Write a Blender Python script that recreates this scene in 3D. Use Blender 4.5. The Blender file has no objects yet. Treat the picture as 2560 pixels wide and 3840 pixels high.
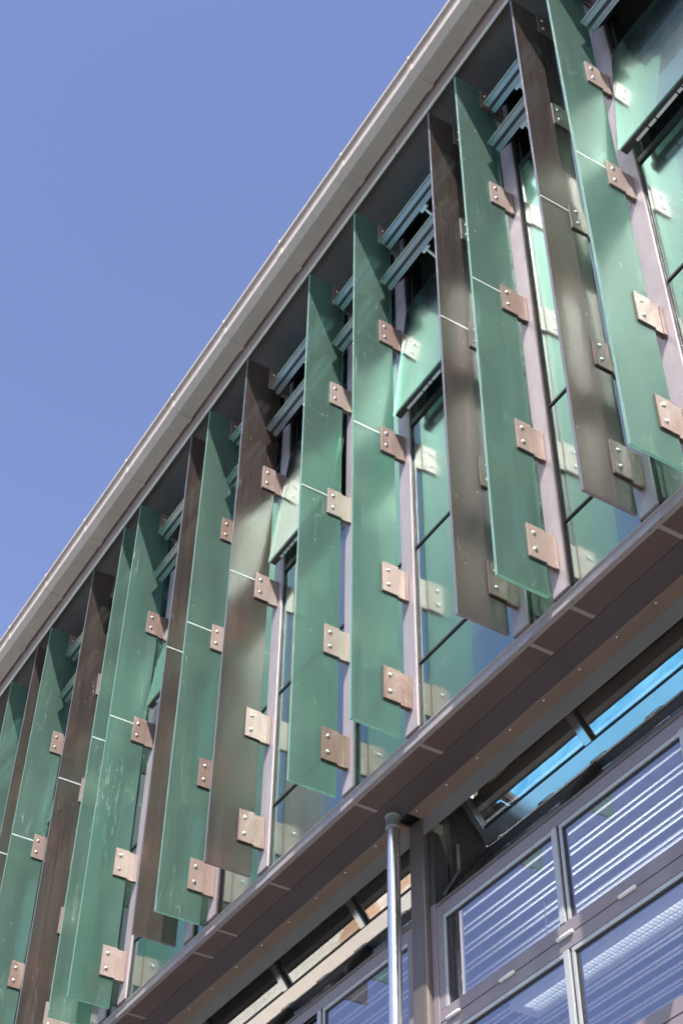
import bpy, bmesh, math, random
from mathutils import Matrix, Vector
R = math.radians
scene = bpy.context.scene
col = scene.collection
random.seed(7)

# ------------------------------------------------------------------ camera
CR = ((0.52145963, 0.85320633, 0.01090026),      # image right
      (-0.60049598, 0.37602476, -0.70569821),    # image down
      (-0.60620494, 0.36144756, 0.7084287))      # view direction
cam_d = bpy.data.cameras.new('camera')
cam = bpy.data.objects.new('camera', cam_d); col.objects.link(cam)
rx, dn, fw = (Vector(v) for v in CR)
cam.matrix_world = Matrix(((rx.x, -dn.x, -fw.x, 5.282292), (rx.y, -dn.y, -fw.y, -3.2201818),
                           (rx.z, -dn.z, -fw.z, -4.70995955), (0, 0, 0, 1)))
cam_d.sensor_fit = 'HORIZONTAL'; cam_d.sensor_width = 36.0
cam_d.lens = 5640.3646 / 2560 * 36.0
cam_d.clip_start = 0.05; cam_d.clip_end = 3000
scene.camera = cam

# ------------------------------------------------------------------ world and sun
SUN_TO = Vector((1.53, -1.0, 2.47)).normalized()          # towards the sun
sun_el = math.asin(SUN_TO.z); sun_az = math.atan2(SUN_TO.x, SUN_TO.y)
world = bpy.data.worlds.new('World'); scene.world = world; world.use_nodes = True
wn, wl = world.node_tree.nodes, world.node_tree.links
bg = wn['Background']
sky = wn.new('ShaderNodeTexSky'); sky.sky_type = 'NISHITA'; sky.sun_disc = False
sky.sun_elevation = sun_el; sky.sun_rotation = sun_az
sky.air_density = 1.0; sky.dust_density = 0.0; sky.ozone_density = 2.4; sky.altitude = 50
tint = wn.new('ShaderNodeMix'); tint.data_type = 'RGBA'; tint.blend_type = 'MULTIPLY'; tint.inputs[0].default_value = 1
tint.inputs[7].default_value = (1.22, 0.985, 1.05, 1)
wl.new(sky.outputs[0], tint.inputs[6])
# thin broken cloud over the street side of the sky
tc = wn.new('ShaderNodeTexCoord'); sp = wn.new('ShaderNodeSeparateXYZ'); wl.new(tc.outputs['Generated'], sp.inputs[0])
cn = wn.new('ShaderNodeTexNoise'); cn.inputs['Scale'].default_value = 4.2; cn.inputs['Detail'].default_value = 9
cn.inputs['Roughness'].default_value = 0.58; cn.inputs['Distortion'].default_value = 0.5
wl.new(tc.outputs['Generated'], cn.inputs['Vector'])
cr = wn.new('ShaderNodeMapRange'); cr.inputs[1].default_value = 0.50; cr.inputs[2].default_value = 0.74
wl.new(cn.outputs[0], cr.inputs[0])
cy = wn.new('ShaderNodeMapRange'); cy.inputs[1].default_value = -0.12; cy.inputs[2].default_value = -0.3
wl.new(sp.outputs['Y'], cy.inputs[0])
cm = wn.new('ShaderNodeMath'); cm.operation = 'MULTIPLY'; wl.new(cr.outputs[0], cm.inputs[0]); wl.new(cy.outputs[0], cm.inputs[1])
cmix = wn.new('ShaderNodeMix'); cmix.data_type = 'RGBA'
wl.new(cm.outputs[0], cmix.inputs[0]); wl.new(tint.outputs[2], cmix.inputs[6]); cmix.inputs[7].default_value = (8.6, 8.4, 8.8, 1)
vd = wn.new('ShaderNodeVectorMath'); vd.operation = 'DOT_PRODUCT'; vd.inputs[1].default_value = tuple(SUN_TO)
wl.new(tc.outputs['Generated'], vd.inputs[0])
vr = wn.new('ShaderNodeMapRange'); vr.interpolation_type = 'SMOOTHSTEP'; vr.inputs[1].default_value = 0.72; vr.inputs[2].default_value = 0.98; vr.inputs[4].default_value = 0.8
wl.new(vd.outputs['Value'], vr.inputs[0])
vmix = wn.new('ShaderNodeMix'); vmix.data_type = 'RGBA'; vmix.inputs[7].default_value = (12, 11.6, 11.4, 1)
wl.new(vr.outputs[0], vmix.inputs[0]); wl.new(cmix.outputs[2], vmix.inputs[6])
wl.new(vmix.outputs[2], bg.inputs[0]); bg.inputs[1].default_value = 0.110

sun_d = bpy.data.lights.new('sun', 'SUN'); sun_d.energy = 5.0; sun_d.angle = R(0.53); sun_d.color = (1.0, 0.95, 0.88)
sun = bpy.data.objects.new('sun', sun_d); col.objects.link(sun)
sun.rotation_euler = SUN_TO.to_track_quat('Z', 'Y').to_euler(); sun.location = (12, -10, 18)

scene.view_settings.view_transform = 'Standard'; scene.view_settings.look = 'None'
scene.view_settings.exposure = 1.18; scene.view_settings.gamma = 1
scene.render.engine = 'CYCLES'
cy_ = scene.cycles
cy_.max_bounces = 12; cy_.diffuse_bounces = 5; cy_.glossy_bounces = 5; cy_.transmission_bounces = 6
cy_.transparent_max_bounces = 24; cy_.caustics_reflective = True; cy_.caustics_refractive = True
cy_.blur_glossy = 0.2; cy_.sample_clamp_indirect = 0; cy_.use_denoising = True
cy_.use_adaptive_sampling = False

# ------------------------------------------------------------------ materials
def newmat(name):
    m = bpy.data.materials.new(name); m.use_nodes = True
    nt = m.node_tree; nt.nodes.clear()
    out = nt.nodes.new('ShaderNodeOutputMaterial')
    return m, nt, out
def noise(nt, scale, detail=4, vec=None, stretch=None, rough=0.55):
    n = nt.nodes.new('ShaderNodeTexNoise'); n.inputs['Scale'].default_value = scale
    n.inputs['Detail'].default_value = detail; n.inputs['Roughness'].default_value = rough
    t = nt.nodes.new('ShaderNodeTexCoord'); v = t.outputs['Object']
    if vec is not None: v = vec
    if stretch:
        mp = nt.nodes.new('ShaderNodeMapping'); mp.inputs['Scale'].default_value = stretch
        nt.links.new(v, mp.inputs[0]); v = mp.outputs[0]
    nt.links.new(v, n.inputs['Vector'])
    return n.outputs[0]
def rng(nt, src, a, b, c=0.0, d=1.0):
    r = nt.nodes.new('ShaderNodeMapRange')
    for i, v in enumerate((a, b, c, d)): r.inputs[i+1].default_value = v
    nt.links.new(src, r.inputs[0]); return r.outputs[0]
def mixc(nt, fac, a, b, mode='MIX'):
    m = nt.nodes.new('ShaderNodeMix'); m.data_type = 'RGBA'; m.blend_type = mode
    for s, v in ((0, fac), (6, a), (7, b)):
        if isinstance(v, (int, float)): m.inputs[s].default_value = v
        elif isinstance(v, tuple): m.inputs[s].default_value = (*v[:3], 1)
        else: nt.links.new(v, m.inputs[s])
    return m.outputs[2]
def math_(nt, op, a, b=None):
    m = nt.nodes.new('ShaderNodeMath'); m.operation = op
    for i, v in enumerate((a, b)):
        if v is None: continue
        if isinstance(v, (int, float)): m.inputs[i].default_value = v
        else: nt.links.new(v, m.inputs[i])
    return m.outputs[0]
def rand_vec(nt):
    """object coordinates shifted by a per-object random amount"""
    t = nt.nodes.new('ShaderNodeTexCoord'); oi = nt.nodes.new('ShaderNodeObjectInfo')
    s = math_(nt, 'MULTIPLY', oi.outputs['Random'], 37.0)
    va = nt.nodes.new('ShaderNodeVectorMath'); va.operation = 'ADD'
    cb = nt.nodes.new('ShaderNodeCombineXYZ')
    for i in range(3): nt.links.new(s, cb.inputs[i])
    nt.links.new(t.outputs['Object'], va.inputs[0]); nt.links.new(cb.outputs[0], va.inputs[1])
    return va.outputs[0]
def paint(name, c, rough=0.45, metal=0.0, var=0.12, dirt=None, spec=0.5, bump=0.0, speck=0.0):
    m, nt, out = newmat(name)
    b = nt.nodes.new('ShaderNodeBsdfPrincipled'); nt.links.new(b.outputs[0], out.inputs[0])
    n1 = noise(nt, 3.0, 5)
    dark = tuple(x*(1-var) for x in c); light = tuple(min(1, x*(1+var)) for x in c)
    k = mixc(nt, rng(nt, n1, 0.3, 0.7), dark, light)
    if dirt:
        n2 = noise(nt, 2.0, 6, stretch=(9, 9, 1.2))
        k = mixc(nt, rng(nt, n2, 0.52, 0.75, 0, 0.6), k, dirt)
    if speck:
        n4 = noise(nt, 60, 2); k = mixc(nt, rng(nt, n4, 0.70, 0.74, 0, speck), k, (0.6, 0.58, 0.56))
    nt.links.new(k, b.inputs['Base Color'])
    n3 = noise(nt, 14, 3)
    nt.links.new(rng(nt, n3, 0.3, 0.7, rough*0.85, min(1, rough*1.2)), b.inputs['Roughness'])
    b.inputs['Metallic'].default_value = metal; b.inputs['Specular IOR Level'].default_value = spec
    if bump:
        bp = nt.nodes.new('ShaderNodeBump'); bp.inputs['Strength'].default_value = bump; bp.inputs['Distance'].default_value = 0.002
        nt.links.new(noise(nt, 220, 2), bp.inputs['Height']); nt.links.new(bp.outputs[0], b.inputs['Normal'])
    return m
def frosted(name, c_face, c_trans, haze, streak, sheen, rough, ior, through):
    """satin frosted laminated glass with dust runs and specks"""
    m, nt, out = newmat(name)
    v = rand_vec(nt)
    n1 = noise(nt, 1.6, 4, v, (3, 3, 1)); n2 = noise(nt, 3.0, 6, v, (12, 12, 0.5), 0.62)
    base = mixc(nt, rng(nt, n1, 0.3, 0.7), tuple(x*0.9 for x in c_face), tuple(x*1.1 for x in c_face))
    base = mixc(nt, rng(nt, n2, 0.45, 0.8, 0, 0.22), base, haze)
    # thin dried runs: narrow iso-lines of a tall noise, only in a few patches
    n3 = noise(nt, 1.0, 3, v, (11, 11, 0.9)); w = math_(nt, 'ABSOLUTE', math_(nt, 'SUBTRACT', n3, 0.47))
    line = rng(nt, w, 0.0, 0.0055, 1, 0)
    patch = rng(nt, noise(nt, 1.0, 2, v, (2.2, 2.2, 1.1)), 0.50, 0.62)
    base = mixc(nt, math_(nt, 'MULTIPLY', math_(nt, 'MULTIPLY', line, patch), streak), base, (0.62, 0.68, 0.66))
    n5 = noise(nt, 1.0, 1, v, (55, 55, 26)); speck = rng(nt, n5, 0.77, 0.80, 0, 0.8)
    base = mixc(nt, speck, base, (0.8, 0.82, 0.8))
    b = nt.nodes.new('ShaderNodeBsdfPrincipled'); nt.links.new(base, b.inputs['Base Color'])
    nt.links.new(rng(nt, n2, 0.3, 0.7, rough-0.05, rough+0.05), b.inputs['Roughness']); b.inputs['IOR'].default_value = ior; b.inputs['Specular Tint'].default_value = (*sheen, 1)
    t = nt.nodes.new('ShaderNodeBsdfTranslucent'); nt.links.new(mixc(nt, 0.35, c_trans, base), t.inputs[0])
    mx = nt.nodes.new('ShaderNodeMixShader'); mx.inputs[0].default_value = 0.16
    nt.links.new(b.outputs[0], mx.inputs[1]); nt.links.new(t.outputs[0], mx.inputs[2])
    tr = nt.nodes.new('ShaderNodeBsdfTransparent'); tr.inputs[0].default_value = (*through, 1)
    rf = nt.nodes.new('ShaderNodeBsdfRefraction'); rf.inputs['IOR'].default_value = 1.2; rf.inputs['Roughness'].default_value = 0.5
    rf.inputs[0].default_value = tr.inputs[0].default_value
    tm = nt.nodes.new('ShaderNodeMixShader'); tm.inputs[0].default_value = 0.32
    nt.links.new(rf.outputs[0], tm.inputs[1]); nt.links.new(tr.outputs[0], tm.inputs[2])
    m2 = nt.nodes.new('ShaderNodeMixShader'); m2.inputs[0].default_value = 0.48
    nt.links.new(mx.outputs[0], m2.inputs[1]); nt.links.new(tm.outputs[0], m2.inputs[2])
    nt.links.new(m2.outputs[0], out.inputs[0])
    return m
def edge_glass(name, c):
    m, nt, out = newmat(name)
    b = nt.nodes.new('ShaderNodeBsdfPrincipled')
    n = noise(nt, 40, 3, rand_vec(nt), (1, 1, 0.3))
    nt.links.new(mixc(nt, rng(nt, n, 0.35, 0.7), tuple(x*0.75 for x in c), c), b.inputs['Base Color'])
    b.inputs['Roughness'].default_value = 0.15
    t = nt.nodes.new('ShaderNodeBsdfTranslucent'); t.inputs[0].default_value = (*c, 1)
    mx = nt.nodes.new('ShaderNodeMixShader'); mx.inputs[0].default_value = 0.4
    nt.links.new(b.outputs[0], mx.inputs[1]); nt.links.new(t.outputs[0], mx.inputs[2]); nt.links.new(mx.outputs[0], out.inputs[0])
    return m
def window_glass(name, tintc, ior=0.42, rough=0.2, wob=0.0, soft=0.55, refl=(0.38, 0.68, 0.63)):
    m, nt, out = newmat(name)
    lw = nt.nodes.new('ShaderNodeLayerWeight'); lw.inputs['Blend'].default_value = 0.5
    fres = math_(nt, 'ADD', ior, math_(nt, 'MULTIPLY', math_(nt, 'POWER', lw.outputs['Facing'], 4.0), 1.0-ior))
    g1 = nt.nodes.new('ShaderNodeBsdfGlossy'); g1.inputs['Roughness'].default_value = 0.0; g1.inputs[0].default_value = (*refl, 1)
    g2 = nt.nodes.new('ShaderNodeBsdfGlossy'); g2.inputs['Roughness'].default_value = rough; g2.inputs[0].default_value = (0.85, 0.95, 0.92, 1)
    gm = nt.nodes.new('ShaderNodeMixShader'); gm.inputs[0].default_value = soft
    nt.links.new(g1.outputs[0], gm.inputs[1]); nt.links.new(g2.outputs[0], gm.inputs[2])
    tr = nt.nodes.new('ShaderNodeBsdfTransparent'); tr.inputs[0].default_value = (*tintc, 1)
    mx = nt.nodes.new('ShaderNodeMixShader'); nt.links.new(fres, mx.inputs[0])
    nt.links.new(tr.outputs[0], mx.inputs[1]); nt.links.new(gm.outputs[0], mx.inputs[2])
    bp = nt.nodes.new('ShaderNodeBump'); bp.inputs['Strength'].default_value = 0.02 + wob; bp.inputs['Distance'].default_value = 0.02
    nt.links.new(noise(nt, 2.2, 2), bp.inputs['Height'])
    nt.links.new(bp.outputs[0], g1.inputs['Normal'])
    # dust film
    d = nt.nodes.new('ShaderNodeBsdfDiffuse'); d.inputs[0].default_value = (0.55, 0.55, 0.53, 1)
    m3 = nt.nodes.new('ShaderNodeMixShader')
    nt.links.new(rng(nt, noise(nt, 5, 6, None, (3, 3, 1)), 0.5, 0.85, 0.004, 0.05), m3.inputs[0])
    nt.links.new(mx.outputs[0], m3.inputs[1]); nt.links.new(d.outputs[0], m3.inputs[2])
    nt.links.new(m3.outputs[0], out.inputs[0])
    return m

M = {}
M['green'] = frosted('green_frosted_glass', (0.080, 0.136, 0.116), (0.13, 0.36, 0.27), (0.17, 0.235, 0.21), 0.6, (0.46, 0.80, 0.66), 0.44, 1.66, (0.36, 0.70, 0.57))
M['bronze'] = frosted('bronze_frosted_glass', (0.052, 0.037, 0.035), (0.17, 0.135, 0.10), (0.15, 0.125, 0.115), 0.4, (0.97, 0.90, 0.87), 0.33, 1.95, (0.40, 0.315, 0.26))
M['edge_green'] = edge_glass('green_glass_edge', (0.38, 0.62, 0.52))
M['edge_bronze'] = edge_glass('bronze_glass_edge', (0.32, 0.28, 0.34))
M['joint'] = edge_glass('silicone_joint', (0.70, 0.74, 0.74))
def plate_mat():
    m, nt, out = newmat('brown_anodised_plate')
    b = nt.nodes.new('ShaderNodeBsdfPrincipled'); nt.links.new(b.outputs[0], out.inputs[0])
    oi = nt.nodes.new('ShaderNodeObjectInfo')
    k = mixc(nt, oi.outputs['Random'], (0.140, 0.086, 0.070), (0.27, 0.205, 0.185))
    k = mixc(nt, rng(nt, noise(nt, 1.0, 5, rand_vec(nt), (16, 16, 4)), 0.5, 0.75, 0, 0.45), k, (0.36, 0.29, 0.27))
    nt.links.new(k, b.inputs['Base Color']); b.inputs['Metallic'].default_value = 0.25
    nt.links.new(rng(nt, noise(nt, 30, 3, rand_vec(nt)), 0.3, 0.7, 0.42, 0.54), b.inputs['Roughness'])
    return m
M['plate'] = plate_mat()
M['steel'] = paint('stainless_bolt', (0.75, 0.73, 0.70), 0.25, 1.0, 0.05)
M['mullion'] = paint('lilac_grey_powder_coat', (0.315, 0.268, 0.285), 0.42, 0.1, 0.07, (0.40, 0.36, 0.36))
M['gasket'] = paint('black_gasket', (0.018, 0.017, 0.018), 0.5, 0, 0.2)
M['gutter'] = paint('warm_grey_gutter_coat', (0.43, 0.365, 0.31), 0.5, 0.0, 0.06, (0.33, 0.29, 0.25), bump=0.05)
M['fascia'] = paint('taupe_fascia_coat', (0.27, 0.205, 0.18), 0.45, 0.0, 0.07, bump=0.05)
M['soffit'] = paint('dark_soffit_board', (0.105, 0.088, 0.088), 0.55, 0.0, 0.1)
M['panel'] = paint('brown_soffit_panel', (0.112, 0.076, 0.067), 0.42, 0.0, 0.08, speck=0.25)
M['panel2'] = paint('dark_plum_soffit_panel', (0.088, 0.067, 0.068), 0.42, 0.0, 0.08)
M['strip'] = paint('bronze_brown_strip', (0.24, 0.17, 0.135), 0.4, 0.1, 0.06)
M['beam'] = paint('grey_beam_coat', (0.25, 0.225, 0.21), 0.42, 0.1, 0.06)
M['seam'] = paint('pale_seam_channel', (0.29, 0.25, 0.235), 0.5, 0.0, 0.1)
M['ledge'] = paint('anodised_ledge', (0.34, 0.295, 0.30), 0.38, 0.25, 0.06, (0.38, 0.35, 0.37))
M['column'] = paint('dark_bronze_column_paint', (0.135, 0.112, 0.102), 0.33, 0.2, 0.12, (0.21, 0.18, 0.16), bump=0.25)
M['frame'] = paint('mauve_grey_frame_coat', (0.245, 0.205, 0.218), 0.36, 0.15, 0.05)
M['bead'] = paint('pale_glazing_bead', (0.46, 0.47, 0.46), 0.3, 0.3, 0.05)
M['sash'] = paint('reflection_tinted_sash', (0.27, 0.325, 0.365), 0.22, 0.7, 0.06)  # blue reflected from below is put into the aluminium's base colour
M['dark'] = paint('dark_inner_frame', (0.045, 0.042, 0.042), 0.4, 0, 0.15)
M['white'] = paint('white_hardware_and_highlight', (0.78, 0.77, 0.74), 0.4, 0, 0.05)
M['pipe'] = paint('brushed_steel_pipe', (0.78, 0.77, 0.76), 0.24, 1.0, 0.05)
M['rubber'] = paint('grey_rubber_collar', (0.20, 0.22, 0.22), 0.6, 0, 0.15)
M['glass'] = window_glass('reflective_window_glass', (0.50, 0.62, 0.58))
M['glass_low'] = window_glass('lower_window_glass', (0.86, 0.88, 0.90), 0.36, 0.2, 0, 0.0, (0.88, 0.88, 0.96))
M['room'] = paint('office_wall_paint', (0.30, 0.29, 0.27), 0.8, 0, 0.06)
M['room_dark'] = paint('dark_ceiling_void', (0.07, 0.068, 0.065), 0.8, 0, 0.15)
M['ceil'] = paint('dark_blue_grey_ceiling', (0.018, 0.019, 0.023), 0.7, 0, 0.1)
M['concrete'] = paint('concrete_soffit', (0.26, 0.24, 0.215), 0.8, 0, 0.15, bump=0.3)
M['floor'] = paint('pale_office_floor', (0.62, 0.60, 0.57), 0.7, 0, 0.06)
M['batten'] = paint('white_batten_paint', (0.86, 0.86, 0.86), 0.5, 0, 0.02)
M['blind'] = paint('cream_blind_fabric', (0.62, 0.57, 0.47), 0.8, 0, 0.06)

# ------------------------------------------------------------------ mesh helpers
class MB:
    def __init__(s): s.v = []; s.f = []; s.m = []; s.sm = []
    def quad(s, pts, mi=0, smooth=False):
        i = len(s.v); s.v += [tuple(p) for p in pts]; s.f.append(tuple(range(i, i+len(pts)))); s.m.append(mi); s.sm.append(smooth)
    def box(s, x0, x1, y0, y1, z0, z1, mi=0, T=None):
        P = [Vector((x, y, z)) for z in (z0, z1) for y in (y0, y1) for x in (x0, x1)]
        if T is not None: P = [T @ p for p in P]
        i = len(s.v); s.v += [tuple(p) for p in P]
        flip = T is not None and T.to_3x3().determinant() < 0
        for q in ((0, 2, 3, 1), (4, 5, 7, 6), (0, 1, 5, 4), (2, 6, 7, 3), (0, 4, 6, 2), (1, 3, 7, 5)):
            q = tuple(i+k for k in q); s.f.append(q[::-1] if flip else q); s.m.append(mi); s.sm.append(False)
        return s
    def prism_x(s, prof, x0, x1, mi=0):
        """closed (y,z) profile, counter-clockwise seen from +x, swept along x"""
        n = len(prof); i = len(s.v)
        s.v += [(x0, y, z) for y, z in prof] + [(x1, y, z) for y, z in prof]
        for k in range(n):
            j = (k+1) % n
            s.f.append((i+k, i+n+k, i+n+j, i+j)[::-1]); s.m.append(mi); s.sm.append(False)
        s.f.append(tuple(i+k for k in range(n))[::-1]); s.m.append(mi); s.sm.append(False)
        s.f.append(tuple(i+n+k for k in range(n))); s.m.append(mi); s.sm.append(False)
        return s
    def lathe(s, c, axis, rings, n=24, mi=0, cap=True):
        """rings: (distance along axis, radius)"""
        a = Vector(axis).normalized(); u = a.orthogonal().normalized(); w = a.cross(u); i = len(s.v)
        for d, r in rings:
            for k in range(n):
                t = 2*math.pi*k/n; s.v.append(tuple(Vector(c)+a*d+u*(r*math.cos(t))+w*(r*math.sin(t))))
        for q in range(len(rings)-1):
            for k in range(n):
                j = (k+1) % n; s.f.append((i+q*n+k, i+q*n+j, i+q*n+n+j, i+q*n+n+k)); s.m.append(mi); s.sm.append(True)
        if cap:
            e = i+(len(rings)-1)*n           # caps on vertices of their own, so the side keeps its true normals
            s.quad([s.v[i+k] for k in range(n)][::-1], mi); s.quad([s.v[e+k] for k in range(n)], mi)
        return s
    def build(s, name, mats, parent=None, bevel=0.0, loc=None):
        me = bpy.data.meshes.new(name); me.from_pydata(s.v, [], s.f)
        for m in (mats if isinstance(mats, (list, tuple)) else [mats]): me.materials.append(m)
        for p, mi, sm in zip(me.polygons, s.m, s.sm): p.material_index = mi; p.use_smooth = sm
        bm = bmesh.new(); bm.from_mesh(me); bmesh.ops.recalc_face_normals(bm, faces=bm.faces); bm.to_mesh(me); bm.free()
        me.update()
        o = bpy.data.objects.new(name, me); col.objects.link(o)
        if parent is not None: o.parent = parent
        if loc is not None: o.location = loc
        if bevel:
            b = o.modifiers.new('bevel', 'BEVEL'); b.width = bevel; b.segments = 2; b.limit_method = 'ANGLE'; b.harden_normals = False
        return o
def tag(o, label=None, cat=None, group=None, kind=None):
    for k, v in (('label', label), ('category', cat), ('group', group), ('kind', kind)):
        if v: o[k] = v
    return o
def empty(name, loc=(0, 0, 0), parent=None):
    o = bpy.data.objects.new(name, None); col.objects.link(o); o.location = loc; o.empty_display_size = 0.1
    if parent is not None: o.parent = parent
    return o
def copy_tree(o, parent=None):
    c = o.copy(); col.objects.link(c)
    if parent is not None: c.parent = parent
    for ch in [q for q in list(bpy.data.objects) if q.parent == o]: copy_tree(ch, c)
    return c

# ------------------------------------------------------------------ layout numbers
MOD = 0.32043
FINS = [7, 6, 4, 3, 0, -2, -5, -7, -8, -11, -12, -14, -17, -18, -20]
KIND = 'GBGGGGBGBGGBGBG'
KIND = ['green', 'bronze', 'green', 'bronze', 'green', 'green', 'bronze', 'green', 'bronze', 'green', 'green', 'bronze', 'green', 'bronze', 'green']
ZTOP, ZJ = 4.576, 2.298
X_L, X_R = -9.0, 4.6
YG = 0.402          # upper glass plane
YM = 0.378          # mullion face
YL = 0.84           # lower frame face
GROUND = -6.31

# ------------------------------------------------------------------ ground
g = MB(); g.box(-400, 400, -400, 400, GROUND-0.5, GROUND)
m, nt, out = newmat('street_paving'); b = nt.nodes.new('ShaderNodeBsdfPrincipled'); nt.links.new(b.outputs[0], out.inputs[0])
k = mixc(nt, rng(nt, noise(nt, 0.7, 6), 0.3, 0.7), (0.150, 0.128, 0.100), (0.21, 0.178, 0.142))
br = nt.nodes.new('ShaderNodeTexBrick'); br.inputs['Scale'].default_value = 1.6
tcg = nt.nodes.new('ShaderNodeTexCoord'); nt.links.new(tcg.outputs['Object'], br.inputs['Vector'])
br.inputs[1].default_value = (1, 1, 1, 1); br.inputs[2].default_value = (0.85, 0.85, 0.85, 1); br.inputs[3].default_value = (0.55, 0.55, 0.55, 1)
nt.links.new(mixc(nt, 1.0, k, br.outputs[0], 'MULTIPLY'), b.inputs['Base Color']); b.inputs['Roughness'].default_value = 0.85
M['paving'] = m
tag(g.build('ground', M['paving']), kind='structure')
m, nt, out = newmat('cream_stone_paving'); b = nt.nodes.new('ShaderNodeBsdfPrincipled'); nt.links.new(b.outputs[0], out.inputs[0])
k = mixc(nt, rng(nt, noise(nt, 0.9, 6), 0.35, 0.65), (0.62, 0.55, 0.45), (0.74, 0.68, 0.58))
k = mixc(nt, rng(nt, noise(nt, 0.35, 3), 0.55, 0.6), k, (0.50, 0.30, 0.18))
nt.links.new(k, b.inputs['Base Color']); b.inputs['Roughness'].default_value = 0.8
M['cream'] = m
p = MB(); p.box(-60, -12.6, -18.7, -7.5, GROUND, GROUND+0.012)
tag(p.build('stone_path', M['cream']), kind='structure')
m, nt, out = newmat('shallow_pool_water'); b = nt.nodes.new('ShaderNodeBsdfPrincipled'); nt.links.new(b.outputs[0], out.inputs[0])
k = mixc(nt, rng(nt, noise(nt, 1.6, 6), 0.35, 0.7), (0.07, 0.33, 0.60), (0.22, 0.60, 0.86))
nt.links.new(k, b.inputs['Base Color']); b.inputs['Roughness'].default_value = 0.35
M['pool'] = m
p = MB(); p.box(-12.4, 6, -18.7, -7.5, GROUND, GROUND+0.012)
tag(p.build('pool_water', M['pool']), kind='structure')

# ------------------------------------------------------------------ unseen building added across the street to block low sky light
S = empty('sky_blocking_building', (-12, -22, GROUND))
tag(S, 'added unseen dark brick building across the street that blocks low sky light', 'building')
m, nt, out = newmat('dark_brick'); b = nt.nodes.new('ShaderNodeBsdfPrincipled'); nt.links.new(b.outputs[0], out.inputs[0])
br = nt.nodes.new('ShaderNodeTexBrick'); br.inputs['Scale'].default_value = 5
tcg = nt.nodes.new('ShaderNodeTexCoord'); nt.links.new(tcg.outputs['Object'], br.inputs['Vector'])
br.inputs[1].default_value = (0.16, 0.10, 0.075, 1); br.inputs[2].default_value = (0.12, 0.08, 0.06, 1); br.inputs[3].default_value = (0.2, 0.19, 0.18, 1)
nt.links.new(br.outputs[0], b.inputs['Base Color']); b.inputs['Roughness'].default_value = 0.85
M['brick'] = m
b = MB(); b.box(-40, 40, -3, 3, 0, 10); b.build('wall', M['brick'], S)
b = MB(); b.box(-40.2, 40.2, -3.2, 3.2, 10.004, 10.3); b.build('parapet', M['concrete'], S)
w_ = MB()
for zz in (1.2, 4.2, 7.2):
    for q in range(20): w_.box(-38.6+q*4, -36.6+q*4, 3.003, 3.05, zz, zz+1.9)
w_.build('window', M['dark'], S)

# ------------------------------------------------------------------ building shell
B = empty('office_building', (0, 0.4, GROUND))
tag(B, 'brown and grey metal clad office building with two storeys of windows behind coloured glass fins', 'building')
B_inv = Vector((0, 0.4, GROUND))
def part(mb, name, mats, parent=None, bevel=0.0):
    """a part of the building; geometry is given in world coordinates"""
    o = mb.build(name, mats, parent or B, bevel)
    if parent is None: o.location = -B_inv
    return o
# interior of the upper storey
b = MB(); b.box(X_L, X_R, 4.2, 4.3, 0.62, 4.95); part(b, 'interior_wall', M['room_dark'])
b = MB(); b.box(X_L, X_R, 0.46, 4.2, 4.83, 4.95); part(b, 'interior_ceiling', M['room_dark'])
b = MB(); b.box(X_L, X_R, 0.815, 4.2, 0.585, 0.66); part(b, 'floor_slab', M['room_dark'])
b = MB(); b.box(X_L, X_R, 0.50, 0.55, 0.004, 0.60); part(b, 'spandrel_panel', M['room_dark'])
b = MB(); b.box(X_L-0.1, X_L, 0.4, 4.3, GROUND, 4.95); b.box(X_R, X_R+0.1, 0.4, 4.3, GROUND, 4.95); part(b, 'end_wall', M['fascia'])
# roof and eaves
b = MB(); b.box(X_L-0.1, X_R+0.1, 0.0, 4.3, 4.955, 5.05); part(b, 'roof', M['gutter'])
b = MB(); b.box(X_L-0.1, X_R+0.1, 0.02, 0.46, 4.72, 4.76); part(b, 'eaves_soffit', M['soffit'])
FZ = 4.644
seams = [3.45, 0.536, -2.386, -5.297, -8.2]
edges = [X_R+0.1] + seams + [X_L-0.1]
for i in range(len(edges)-1):
    hi, lo = edges[i]-(0.004 if i else 0), edges[i+1]+0.004
    if hi <= lo: continue
    b = MB(); b.prism_x([(0.0, FZ), (0.018, FZ), (0.018, 4.95), (0.0, 4.95)], lo, hi)
    part(b, 'eaves_fascia', M['fascia'], None, 0.003)
    b = MB(); b.box(lo, hi, -0.0035, 0.012, FZ-0.004, FZ+0.005); part(b, 'edge_highlight', M['white'], None, 0.001)  # white strip stands in for the highlight along the fascia's lower edge

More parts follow.
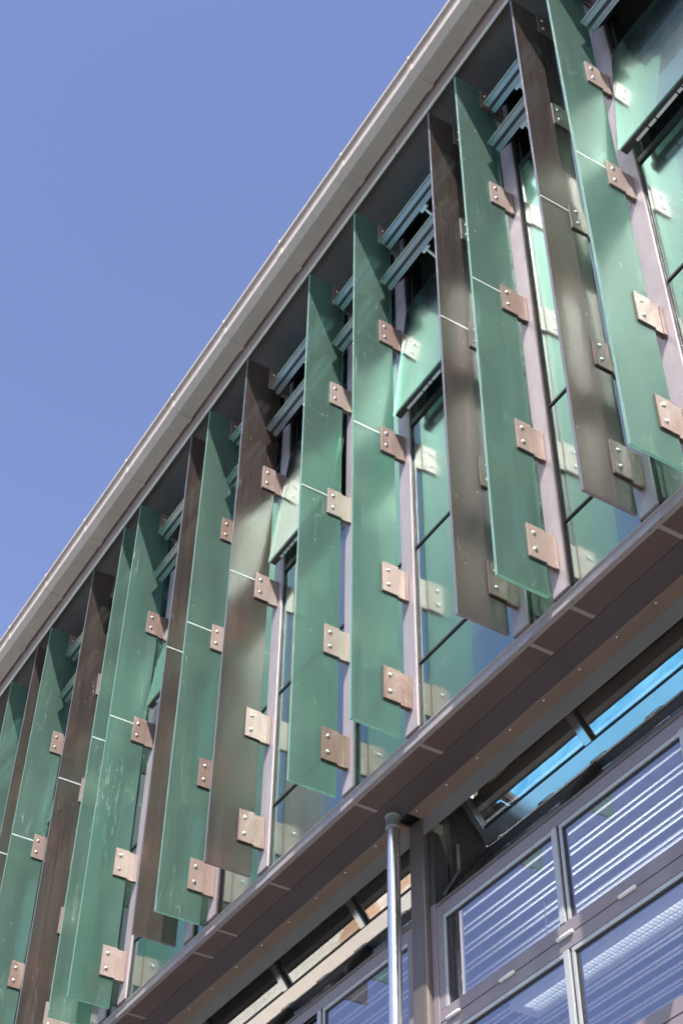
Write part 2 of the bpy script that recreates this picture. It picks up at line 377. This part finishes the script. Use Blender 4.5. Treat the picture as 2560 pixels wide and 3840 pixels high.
# ------------------------------------------------------------------ gutter
G = empty('roof_gutter', (0, -0.1, 4.79))
tag(G, 'pale grey box gutter along the eaves with jointed lengths and a lipped front', 'gutter')
joints = [1.07+0.905*k for k in range(4, 0, -1)] + [1.07, 0.165, -0.74, -1.65, -2.568, -3.46, -4.336, -5.222, -6.111, -7.0, -7.9, -8.8]
joints = [j for j in joints if j < X_R]
prof = [(-0.022, 4.788), (-0.022, 4.94), (-0.026, 4.94), (-0.026, 4.792), (-0.144, 4.792), (-0.190, 4.838), (-0.190, 4.962), (-0.214, 4.962), (-0.214, 4.988), (-0.219, 4.988), (-0.219, 4.957), (-0.195, 4.957), (-0.194, 4.836), (-0.146, 4.788)]
b = MB(); b.prism_x(prof, X_L-0.1, X_R+0.1); o = b.build('trough', M['gutter'], G, 0.0015); o.location = (0, 0.1, -4.79)
for j in joints:
    b = MB()
    pr = [(-0.014, 4.7845), (-0.014, 4.7875), (-0.1455, 4.7875), (-0.1945, 4.8365), (-0.1945, 4.95), (-0.1985, 4.95), (-0.1985, 4.8345), (-0.147, 4.7845)]
    b.prism_x(pr, j-0.062, j)
    b.box(j-0.018, j, -0.224, -0.196, 4.95, 4.992)
    o = b.build('joint_sleeve', M['gutter'], G, 0.001); o.location = (0, 0.1, -4.79)

# ------------------------------------------------------------------ mullions
for i, k in enumerate(FINS):
    x = k*MOD
    b = MB(); b.box(x-0.06, x+0.06, YM, 0.46, 0.07, 4.72)
    o = part(b, 'mullion', M['mullion'], None, 0.003)
    b = MB(); b.box(x+0.061, x+0.069, YM+0.012, 0.455, 0.075, 4.72); b.box(x-0.069, x-0.061, YM+0.012, 0.455, 0.075, 4.72)
    part(b, 'gasket', M['gasket'], o)

# ------------------------------------------------------------------ upper windows
def rotx_frame(x0, y, z, ang):
    """local frame hanging from a top hinge: x along, -z down the sash, +y inwards; ang opens the foot outwards"""
    return Matrix.Translation((0, y, z)) @ Matrix.Rotation(-ang, 4, 'X')
def sash_frame(mb, T, x0, x1, h, t=0.05, w=0.05, mi=0):
    mb.box(x0, x1, 0, t, -h, -h+w, mi, T); mb.box(x0, x1, 0, t, -w, 0, mi, T)
    mb.box(x0, x0+w, 0, t, -h+w, -w, mi, T); mb.box(x1-w, x1, 0, t, -h+w, -w, mi, T)
ext = [10] + FINS + [-23, -26]
for i in range(len(ext)-1):
    xb, xa = ext[i]*MOD, ext[i+1]*MOD
    span = ext[i]-ext[i+1]
    x0, x1 = xa+0.07, xb-0.07
    if i == 0: x1 = X_R-0.02
    tall = span < 3
    rows = [(0.068, 0.488), (0.500, 1.352), (1.366, 3.66)] if tall else [(0.068, 0.488), (0.500, 1.352), (1.366, 2.425)]
    if span == 1: rows[-1] = (1.366, 4.70)
    b = MB()
    for z0, z1 in rows: b.quad([(x0, YG, z0), (x1, YG, z0), (x1, YG, z1), (x0, YG, z1)])
    win = part(b, 'window', M['glass'])
    f = MB()
    for (z0, z1), (z2, z3) in zip(rows[:-1], rows[1:]): f.box(x0, x1, YG-0.008, YG+0.07, z1, z2)
    f.box(x0, x1, YG-0.004, YG+0.07, 0.055, 0.068)
    f.box(x0-0.0008, x0+0.006, YG-0.002, YG+0.07, 0.055, 4.72); f.box(x1-0.006, x1+0.0008, YG-0.002, YG+0.07, 0.055, 4.72)
    if span == 1: f.box(x0, x1, YG-0.004, YG+0.07, 4.70, 4.72)
    elif tall: f.box(x0, x1, YG-0.004, YG+0.08, 3.66, 3.72)
    else: f.box(x0, x1, YG-0.012, YG+0.08, 2.425, 2.47); f.box(x0, x1, YG+0.012, YG+0.08, 3.645, 3.72)
    # jambs that line the reveals behind the opening sashes
    if span > 1:
        zl = 3.72 if tall else 2.47
        f.box(x0-0.001, x0+0.03, YG+0.02, YG+0.10, zl, 4.72); f.box(x1-0.03, x1+0.001, YG+0.02, YG+0.10, zl, 4.72)
    part(f, 'frame', M['gasket'], win)
    if span == 1: continue
    if not tall:                      # a big sash hung at its head, pushed out at the foot
        T = rotx_frame(0, YG-0.012, 3.64, R(6.2)); h = 1.20
        s = MB(); s.box(x0, x1, 0.012, 0.055, -h, -h+0.055, 0, T); s.box(x0, x1, 0.012, 0.055, -0.05, 0, 0, T)
        s.box(x0+0.02, x0+0.055, 0.013, 0.055, -h+0.055, -0.05, 0, T); s.box(x1-0.055, x1-0.02, 0.013, 0.055, -h+0.055, -0.05, 0, T)
        part(s, 'awning_sash', M['dark'], win, 0.003)
        s = MB(); s.box(x0-0.01, x1+0.01, 0, 0.010, -h+0.004, 0, 0, T); part(s, 'awning_glass', M['glass'], win)
        s = MB()                      # lock bar along the foot
        xx = x0+0.10
        while xx < x1-0.1:
            L = random.choice((0.03, 0.05, 0.09, 0.16)); s.box(xx, min(xx+L, x1-0.06), 0.034, 0.050, -h-0.008, -h, 0, T); xx += L+0.012
        part(s, 'lock_bar', M['white'], win)
        s = MB()                      # roller blind cassette seen behind the glass
        s.box(x0+0.04, x1-0.04, YG+0.10, YG+0.17, 2.50, 2.58); part(s, 'blind_cassette', M['dark'], win)
    for q, zt in enumerate((4.69, 4.205)):      # two small sashes at the head, both pushed out
        T = rotx_frame(0, YG-0.012, zt, R(27)); h = 0.485; e = 0.012
        s = MB()
        for (ya, yb) in ((0.0, 0.034), (0.056, 0.090)):
            s.box(x0+e, x1-e, ya, yb, -h, -h+0.045, 0, T)
        s.box(x0+e, x1-e, 0.034, 0.056, -h+0.014, -h+0.045, 1, T)
        s.box(x0+e, x1-e, 0.0725, 0.0745, -h-0.001, -h+0.01, 1, T)
        s.box(x0+e, x1-e, 0.0, 0.06, -0.04, 0, 1, T)
        s.box(x0+e, x0+e+0.045, 0.002, 0.088, -h+0.045, -0.04, 1, T); s.box(x1-e-0.045, x1-e, 0.002, 0.088, -h+0.045, -0.04, 1, T)
        part(s, 'louvre_sash', [M['sash'], M['dark']], win, 0.002)
        s = MB(); s.box(x0+e, x1-e, -0.012, -0.002, -h-0.012, 0.01, 0, T); part(s, 'louvre_glass', M['gasket'] if False else M['glass'], win)
        xo = x0+0.52*(x1-x0)
        s = MB(); s.box(xo-0.035, xo+0.035, 0.090, 0.112, -h+0.005, -h+0.03, 0, T)
        s.box(xo-0.008, xo+0.008, 0.112, 0.33, -h+0.01, -h+0.026, 0, T)
        part(s, 'chain_opener', M['white'], win)
        s = MB(); s.box(x0, x1, YG+0.02, YG+0.09, zt-0.50, zt-0.47); part(s, 'louvre_rail', M['dark'], win)

# ------------------------------------------------------------------ glass fins
def fin_mesh(z0, z1):
    m_ = MB(); hx = 0.009
    m_.box(-hx, hx, 0, 0.3, z0, z1)
    m_.m = [1, 1, 1, 1, 3, 0]                  # frosted on the +x face, clear glass on the -x face
    # the film between the two laminated sheets shows as a dark line on the edges
    e = 0.0008; t = 0.0012
    m_.box(-e, e, -e, t, z0, z1, 2); m_.box(-e, e, 0.3-t, 0.3+e, z0, z1, 2)
    m_.box(-e, e, t+e, 0.3-t-e, z0-e, z0+t, 2); m_.box(-e, e, t+e, 0.3-t-e, z1-t, z1+e, 2)
    return m_
def clear_glass():
    m, nt, out = newmat('clear_glass_sheet')
    g = nt.nodes.new('ShaderNodeBsdfGlossy'); g.inputs['Roughness'].default_value = 0.05
    t = nt.nodes.new('ShaderNodeBsdfTransparent'); t.inputs[0].default_value = (0.93, 0.96, 0.94, 1)
    lw = nt.nodes.new('ShaderNodeLayerWeight'); lw.inputs['Blend'].default_value = 0.5
    f = math_(nt, 'ADD', 0.03, math_(nt, 'MULTIPLY', math_(nt, 'POWER', lw.outputs['Facing'], 5.0), 0.6))
    mx = nt.nodes.new('ShaderNodeMixShader'); nt.links.new(f, mx.inputs[0])
    nt.links.new(t.outputs[0], mx.inputs[1]); nt.links.new(g.outputs[0], mx.inputs[2]); nt.links.new(mx.outputs[0], out.inputs[0])
    return m
M['clear'] = clear_glass()
M['interlayer'] = paint('laminate_interlayer', (0.10, 0.16, 0.14), 0.4, 0, 0.1)
BR = [(0.209, 0.428), (0.972, 1.192), (2.135, 2.360), (3.215, 3.440), (4.340, 4.570)]
def make_fin(kind):
    r = empty('glass_fin')
    mats = [M[kind], M['edge_'+kind], M['interlayer'], M['clear']]
    fin_mesh(ZJ+0.007, ZTOP).build('glass_panel', mats, r)
    fin_mesh(0, ZJ-0.007).build('glass_panel', mats, r)
    j = MB(); j.box(-0.0095, 0.0095, 0.002, 0.298, ZJ-0.005, ZJ+0.005); j.build('joint_seal', M['joint'], r)
    for z0, z1 in BR:
        p = MB()
        for s in (1, -1):
            a, c = sorted((s*0.0095, s*0.021)); p.box(a, c, 0.195, 0.302, z0, z1)
            a, c = sorted((s*0.0035, s*0.014)); p.box(a, c, 0.303, 0.352, z0-0.004, z1-0.004)
            a, c = sorted((s*0.0035, s*0.018)); p.box(a, c, 0.352, 0.374, z0-0.004, z1-0.004)
        o = p.build('bracket', M['plate'], r, 0.0012)
        zc = (z0+z1)/2
        for dz in (0.054, -0.054):
            for s in (1, -1):
                q = MB(); q.lathe((s*0.021, 0.234, zc+dz), (s, 0, 0), [(0, 0.0125), (0.004, 0.0125), (0.0075, 0.009), (0.008, 0.004)], 14)
                q.build('bolt', M['steel'], o)
    return r
protos = {k: make_fin(k) for k in ('green', 'bronze')}
used = set()
LAB = ['large green frosted glass fin beside the opened window at the upper right corner',
       'bronze tinted glass fin close to the left of the rightmost green fin',
       'green glass fin just right of the bronze fin with bright white light bands',
       'bronze glass fin crossed by the brightest white light bands, next to a green fin',
       'green glass fin whose foot hangs nearest above the steel downpipe',
       'green glass fin directly right of the mid row bronze fin',
       'bronze glass fin mid row with a pale lower half and wide plates',
       'green glass fin between the middle bronze fin and a narrow bronze fin',
       'narrow looking bronze glass fin partly hidden behind a green fin, left of middle',
       'front one of two overlapping green glass fins, left of middle',
       'rear one of two overlapping green glass fins, its edge a pale strip',
       'bronze glass fin at the left end, directly left of the two overlapping green fins',
       'green glass fin near the left edge with an opened window behind it',
       'bronze glass fin second from the left end, cut off by the picture edge',
       'last green glass fin at the far left end of the row']
for k, kind, lab in zip(FINS, KIND, LAB):
    if kind in used: r = copy_tree(protos[kind])
    else: r = protos[kind]; used.add(kind)
    r.location = (k*MOD, 0, 0)
    r['label'] = lab; r['category'] = 'glass fin'; r['group'] = 'vertical glass sunshade fins along the facade'

# ------------------------------------------------------------------ ledge and soffit under the upper storey
b = MB(); b.prism_x([(0.398, 0.0), (0.43, 0.0), (0.43, 0.056), (0.401, 0.056), (0.390, 0.060), (0.390, 0.052), (0.398, 0.048)], X_L, X_R)
part(b, 'sill_flashing', M['ledge'], None, 0.001)
xs = [X_R] + [k*MOD for k in [10]+FINS] + [-23*MOD, -26*MOD, X_L]
for i in range(len(xs)-1):
    hi, lo = xs[i]-(0.014 if i else 0), xs[i+1]+(0.014 if i < len(xs)-2 else 0)
    b = MB(); b.box(lo, hi, 0.400, 0.570, 0.002, 0.012)
    for xx in (lo+0.025, hi-0.025): b.lathe((xx, 0.409, 0.002), (0, 0, -1), [(0, 0.005), (0.002, 0.0045)], 10, 1)
    part(b, 'soffit_panel', [M['panel'], M['gasket']])
for k in [10]+FINS+[-23, -26]:
    b = MB(); b.box(k*MOD-0.0135, k*MOD+0.0135, 0.402, 0.570, 0.0035, 0.012); part(b, 'seam_cover', M['seam'])
b = MB(); b.box(X_L, X_R, 0.5715, 0.717, -0.002, 0.012)
xx = -8.7
while xx < 4.4:
    b.lathe((xx, 0.585, -0.002), (0, 0, -1), [(0, 0.0075), (0.003, 0.007), (0.0045, 0.004)], 12, 1)
    xx += 0.44
    b.lathe((xx-0.36, 0.585, -0.002), (0, 0, -1), [(0, 0.0075), (0.003, 0.007), (0.0045, 0.004)], 12, 1)
part(b, 'soffit_band', [M['panel2'], M['panel']])
for (x0, x1) in ((-0.555, X_R), (X_L, -0.672)):
    b = MB(); b.prism_x([(0.7175, -0.005), (0.7175, 0.01), (0.822, 0.01), (0.822, -0.11), (0.815, -0.11), (0.815, -0.005)], x0, x1)
    xx = x0+0.05 if x0 > -1 else x1-0.25
    st = 0.29 if x0 > -1 else -0.33
    while x0+0.02 < xx < x1-0.02:
        b.lathe((xx, 0.743, -0.005), (0, 0, -1), [(0, 0.0075), (0.003, 0.0075), (0.005, 0.004)], 12, 1); xx += st
    part(b, 'window_head_trim', [M['strip'], M['steel']])
    b = MB(); b.box(x0, x1, 0.8125, 0.8148, -0.112, -0.0055); part(b, 'head_beam', M['beam'])

# ------------------------------------------------------------------ column and downpipe
b = MB()
cx0, cx1 = -0.672, -0.545
prof = [(cx0, 0.80), (cx1-0.03, 0.80), (cx1-0.012, 0.803), (cx1-0.003, 0.812), (cx1, 0.83), (cx1, 1.0), (cx0, 1.0)]
i = 0; n = len(prof)
b.v = [(x, y, GROUND) for x, y in prof] + [(x, y, -0.0055) for x, y in prof]
for k in range(n):
    j = (k+1) % n; b.f.append((k, j, n+j, n+k)); b.m.append(0); b.sm.append(False)
b.f += [tuple(range(n))[::-1], tuple(range(n, 2*n))]; b.m += [0, 0]; b.sm += [False, False]
part(b, 'column', M['column'], None, 0.004)
for (x0, x1) in ((-0.543, -0.495), (-0.72, -0.674)):
    b = MB(); b.box(x0, x1, 0.835, 0.93, -3.4, -0.552); b.box(x0, x1, 0.835, 0.93, -0.551, -0.112, 1)
    part(b, 'jamb', [M['frame'], M['dark']], None, 0.003)
D = empty('downpipe', (-0.614, 0.655, GROUND))
tag(D, 'round stainless steel downpipe with a grey rubber collar under the dark soffit', 'downpipe')
b = MB(); b.lathe((0, 0, 0), (0, 0, 1), [(0, 0.036), (-GROUND-0.085, 0.036)], 32); b.build('pipe', M['pipe'], D)
z = -GROUND
b = MB(); b.lathe((0, 0, 0), (0, 0, 1), [(z-0.100, 0.040), (z-0.097, 0.0415), (z-0.088, 0.0415), (z-0.084, 0.0395), (z-0.058, 0.0395), (z-0.052, 0.038), (z-0.046, 0.0395), (z-0.022, 0.0395), (z-0.018, 0.0425), (z-0.006, 0.0425), (z-0.003, 0.040)], 32)
o = b.build('collar', M['rubber'], D)
for zz in (z-0.0925, z-0.020):
    b = MB(); b.lathe((0, 0, 0), (0, 0, 1), [(zz-0.003, 0.0405), (zz-0.002, 0.0430), (zz+0.002, 0.0430), (zz+0.003, 0.0405)], 32); b.build('seal_ring', M['bead'], o)
b = MB(); b.box(-0.003, 0.008, -0.0405, -0.0385, z-0.055, z-0.044)
b.build('sticker', paint('green_sticker', (0.12, 0.45, 0.36), 0.4), o).rotation_euler = (0, 0, R(52))

# ------------------------------------------------------------------ lower windows
PAN = 0.64
def bay(x0, x1, bars):
    """one lower bay: folded pair of panels above, closed pair below, plus the interior seen through it"""
    zsill = -0.545
    # fixed sill bar
    s = MB(); s.box(x0, x1, YL+0.008, YL+0.06, -0.575, zsill-0.004)
    s.lathe((x0, YL+0.006, -0.566), (1, 0, 0), [(0, 0.011), (x1-x0, 0.011)], 14)
    part(s, 'window_sill', M['column'])
    w = MB(); edgesx = [x0] + bars + [x1]
    def closed(z0, z1, top=True):
        fr = MB(); bd = MB()
        fr.box(x0, x1, YL, YL+0.05, z0-0.066, z0); fr.box(x0, x1, YL, YL+0.05, z1, z1+0.066)
        fr.box(x0, x0+0.055, YL, YL+0.05, z1+0.066, z0-0.066); fr.box(x1-0.055, x1, YL, YL+0.05, z1+0.066, z0-0.066)
        for xb in bars: bd.box(xb-0.027, xb+0.012, YL-0.004, YL+0.05, z1+0.0665, z0-0.0665, 0); bd.box(xb+0.0125, xb+0.027, YL+0.006, YL+0.05, z1+0.0665, z0-0.0665, 1)
        for a, c in zip(edgesx[:-1], edgesx[1:]):
            xa = a+(0.056 if a == x0 else 0.028); xc = c-(0.056 if c == x1 else 0.028)
            zt, zb = z0-0.0665, z1+0.0665
            bd.box(xa, xc, YL+0.002, YL+0.03, zt-0.022, zt, 0); bd.box(xa, xc, YL+0.008, YL+0.03, zt-0.034, zt-0.0222, 1)
            bd.box(xa, xa+0.020, YL+0.002, YL+0.03, zb, zt-0.0222, 0); bd.box(xa+0.0202, xa+0.034, YL+0.008, YL+0.03, zb, zt-0.0345, 1)
            w.quad([(xa, YL+0.014, zb), (xc, YL+0.014, zb), (xc, YL+0.014, zt), (xa, YL+0.014, zt)])
        return fr, bd
    f1, b1 = closed(-0.580, -1.221); f2, b2 = closed(-1.2255, -1.866); f3, b3 = closed(-1.8705, -2.511); f4, b4 = closed(-2.5155, -3.3)
    win = part(w, 'window', M['glass_low'])
    for fr, bd in ((f1, b1), (f2, b2), (f3, b3), (f4, b4)):
        part(fr, 'frame', M['frame'], win, 0.003); part(bd, 'glazing_bead', [M['bead'], M['gasket']], win, 0.002)
    xh = -0.432 + 0.4455*math.ceil((x0+0.432)/0.4455+0.05)
    if x0 > -0.7: xh = -0.432
    while xh < x1-0.1:
        for zz in (-1.223, -2.513):
            h = MB(); h.lathe((xh, YL-0.006, zz), (1, 0, 0), [(0, 0.006), (0.003, 0.0095), (0.112, 0.0095), (0.115, 0.006)], 12); part(h, 'hinge', M['white'], win)
        xh += 0.4455
    # the folded pair: a lower panel leaning in from the sill, an upper one leaning back out to the head
    low, mid, top = Vector((0, YL+0.03, zsill)), Vector((0, 1.185, -0.110)), Vector((0, 0.812, 0.385))
    for a, c, nm in ((low, mid, 'low'), (mid+Vector((0, 0.004, 0.012)), top, 'up')):
        d = (c-a).normalized(); h = (c-a).length
        T = Matrix(((1, 0, 0, 0), (0, -d.z, d.y, a.y), (0, d.y, d.z, a.z), (0, 0, 0, 1)))  # local z up the panel, local y outwards
        fr = MB()
        fr.box(x0+0.02, x1-0.02, -0.045, 0, 0, 0.085, 0, T); fr.box(x0+0.02, x1-0.02, -0.045, 0, h-0.066, h, 0, T)
        fr.box(x0+0.02, x0+0.07, -0.045, 0, 0.085, h-0.066, 0, T); fr.box(x1-0.07, x1-0.02, -0.045, 0, 0.085, h-0.066, 0, T)
        for xb in bars: fr.box(xb-0.027, xb+0.027, -0.045, 0.012, 0.0855, h-0.0665, 0, T)
        fr.box(x0+0.07, x1-0.07, -0.030, -0.006, 0.0855, 0.099, 1, T)
        for xb in bars: fr.box(xb+0.0275, xb+0.036, -0.030, -0.006, 0.0995, h-0.07, 1, T)
        part(fr, 'fold_frame', [M['sash_low'] if nm == 'up' else M['dark'], M['gasket']], win, 0.003)
        gl = MB()
        for xa, xc in zip(edgesx[:-1], edgesx[1:]):
            gl.quad([T @ Vector(q) for q in ((xa+0.03, -0.02, 0.06), (xc-0.03, -0.02, 0.06), (xc-0.03, -0.02, h-0.06), (xa+0.03, -0.02, h-0.06))])
        part(gl, 'fold_glass', M['glass_fold'] if nm == 'up' else M['glass_low'], win)
    xh = x0+0.06
    while xh < x1-0.1:
        h = MB(); h.lathe((xh, 1.178, -0.104), (1, 0, 0), [(0, 0.004), (0.003, 0.007), (0.112, 0.007), (0.115, 0.004)], 12); part(h, 'hinge', M['steel'], win)
        xh += 0.4455
    # stay arm at the jamb
    s = MB(); s.box(x0+0.005, x0+0.015, 0.98, 1.0, -0.32, -0.15)
    T = Matrix.Translation((0, 0.99, -0.315)) @ Matrix.Rotation(R(-31), 4, 'X'); s.box(x0+0.005, x0+0.015, -0.008, 0.008, -0.21, 0, 0, T)
    part(s, 'stay_arm', M['sash'], win)
    return win
M['sash_low'] = paint('grey_satin_fold_frame', (0.44, 0.45, 0.46), 0.16, 0.75, 0.05)
M['glass_fold'] = window_glass('fold_window_glass', (0.70, 0.74, 0.74), 0.42, 0.2, 0.06, 0.0, (0.9, 0.93, 0.95))
bay(-0.495, 4.2, [0.515, 1.452, 2.39, 3.33])
bay(-8.6, -0.72, [-1.68-0.937*k for k in range(0, 8) if -1.68-0.937*k > -8.4])

# interior of the lower storey
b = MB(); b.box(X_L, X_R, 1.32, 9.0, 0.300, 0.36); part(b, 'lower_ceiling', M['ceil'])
b = MB(); b.box(X_L, X_R, 1.28, 1.32, 0.300, 0.585); part(b, 'ceiling_upstand', M['concrete'])
b = MB(); b.box(X_L, X_R, 0.83, 1.28, 0.56, 0.584); part(b, 'slab_edge', M['room_dark'])
b = MB(); b.box(X_L, X_R, 9.0, 9.1, GROUND, 0.585); part(b, 'back_wall', M['room'])
b = MB(); b.box(X_L, X_R, 0.9, 9.0, -3.45, -3.35); part(b, 'lower_floor', M['floor'])
b = MB(); b.box(X_L, X_R, 0.84, 0.94, GROUND, -3.32); part(b, 'plinth_wall', M['column'])
y = 1.40
while y < 5.2:
    for yy in (y, y+0.045):
        b = MB(); b.box(X_L+0.1, X_R-0.1, yy-0.0082, yy+0.0082, 0.289, 0.2995); part(b, 'ceiling_batten', M['batten'])
    y += 0.1475
b = MB()
P6 = [(0.94, -0.54), (1.00, -0.47), (1.20, -0.12), (1.20, -0.06), (0.96, 0.28), (0.94, 0.28)]
b.prism_x(P6, -0.715, -0.4975); part(b, 'inner_pier', M['dark'])
b = MB(); b.box(-0.715, -0.4975, 0.94, 0.965, -3.34, -0.545); part(b, 'inner_jamb', M['dark'])
# a cream blind post just inside the window, left end
for xx in (-0.477, ):
    b = MB(); b.box(xx-0.02, xx+0.012, 0.966, 0.99, -3.35, -0.56); part(b, 'blind_post', M['blind'])

# ------------------------------------------------------------------ ceiling light
m, nt, out = newmat('lamp_louvre'); e = nt.nodes.new('ShaderNodeEmission')
ck = nt.nodes.new('ShaderNodeTexVoronoi'); ck.inputs['Scale'].default_value = 38
nt.links.new(mixc(nt, rng(nt, ck.outputs['Distance'], 0.2, 0.75), (0.95, 0.97, 1.0), (0.45, 0.62, 0.75)), e.inputs[0]); e.inputs[1].default_value = 1.15
nt.links.new(e.outputs[0], out.inputs[0]); M['lamp'] = m
m, nt, out = newmat('added_uplight_glow'); e = nt.nodes.new('ShaderNodeEmission'); e.inputs[0].default_value = (0.95, 0.97, 1, 1); e.inputs[1].default_value = 5.8
nt.links.new(e.outputs[0], out.inputs[0]); M['added_uplight'] = m
Lx0, Lx1 = -1.57, 0.35
L = empty('ceiling_light', ((Lx0+Lx1)/2, 2.215, -0.29))
tag(L, 'long white fluorescent ceiling light with a sparkling louvre behind the lower window', 'ceiling light')
b = MB(); hx, hy = (Lx1-Lx0)/2, 0.11
b.box(-hx, hx, -hy, -0.058, -0.06, 0.0); b.box(-hx, hx, 0.058, hy, -0.06, 0.0); b.box(-hx, -hx+0.07, -0.058, 0.058, -0.06, 0); b.box(hx-0.07, hx, -0.058, 0.058, -0.06, 0); b.build('housing', M['batten'], L, 0.012)
b = MB(); b.box(-hx+0.071, hx-0.071, -0.057, 0.057, -0.02, -0.01); b.build('tube_tray', M['lamp'], L)
b = MB(); b.box(-hx+0.02, hx-0.02, -hy+0.02, hy-0.02, 0.002, 0.012); b.build('added_uplight_panel', M['added_uplight'], L)  # glowing sheet added on the lamp top to brighten the ceiling battens
b = MB(); xx = -hx+0.09
while xx < hx-0.08: b.box(xx-0.002, xx+0.002, -0.057, 0.057, -0.055, -0.022); xx += 0.035
b.box(-hx+0.071, hx-0.071, -0.003, 0.003, -0.056, -0.021); b.build('louvre', M['steel'], L)
for xx in (-hx+0.3, hx-0.3):
    b = MB(); b.lathe((xx, 0, 0.02), (0, 0, 1), [(0, 0.003), (0.57, 0.003)], 8); b.build('hanger', M['steel'], L)
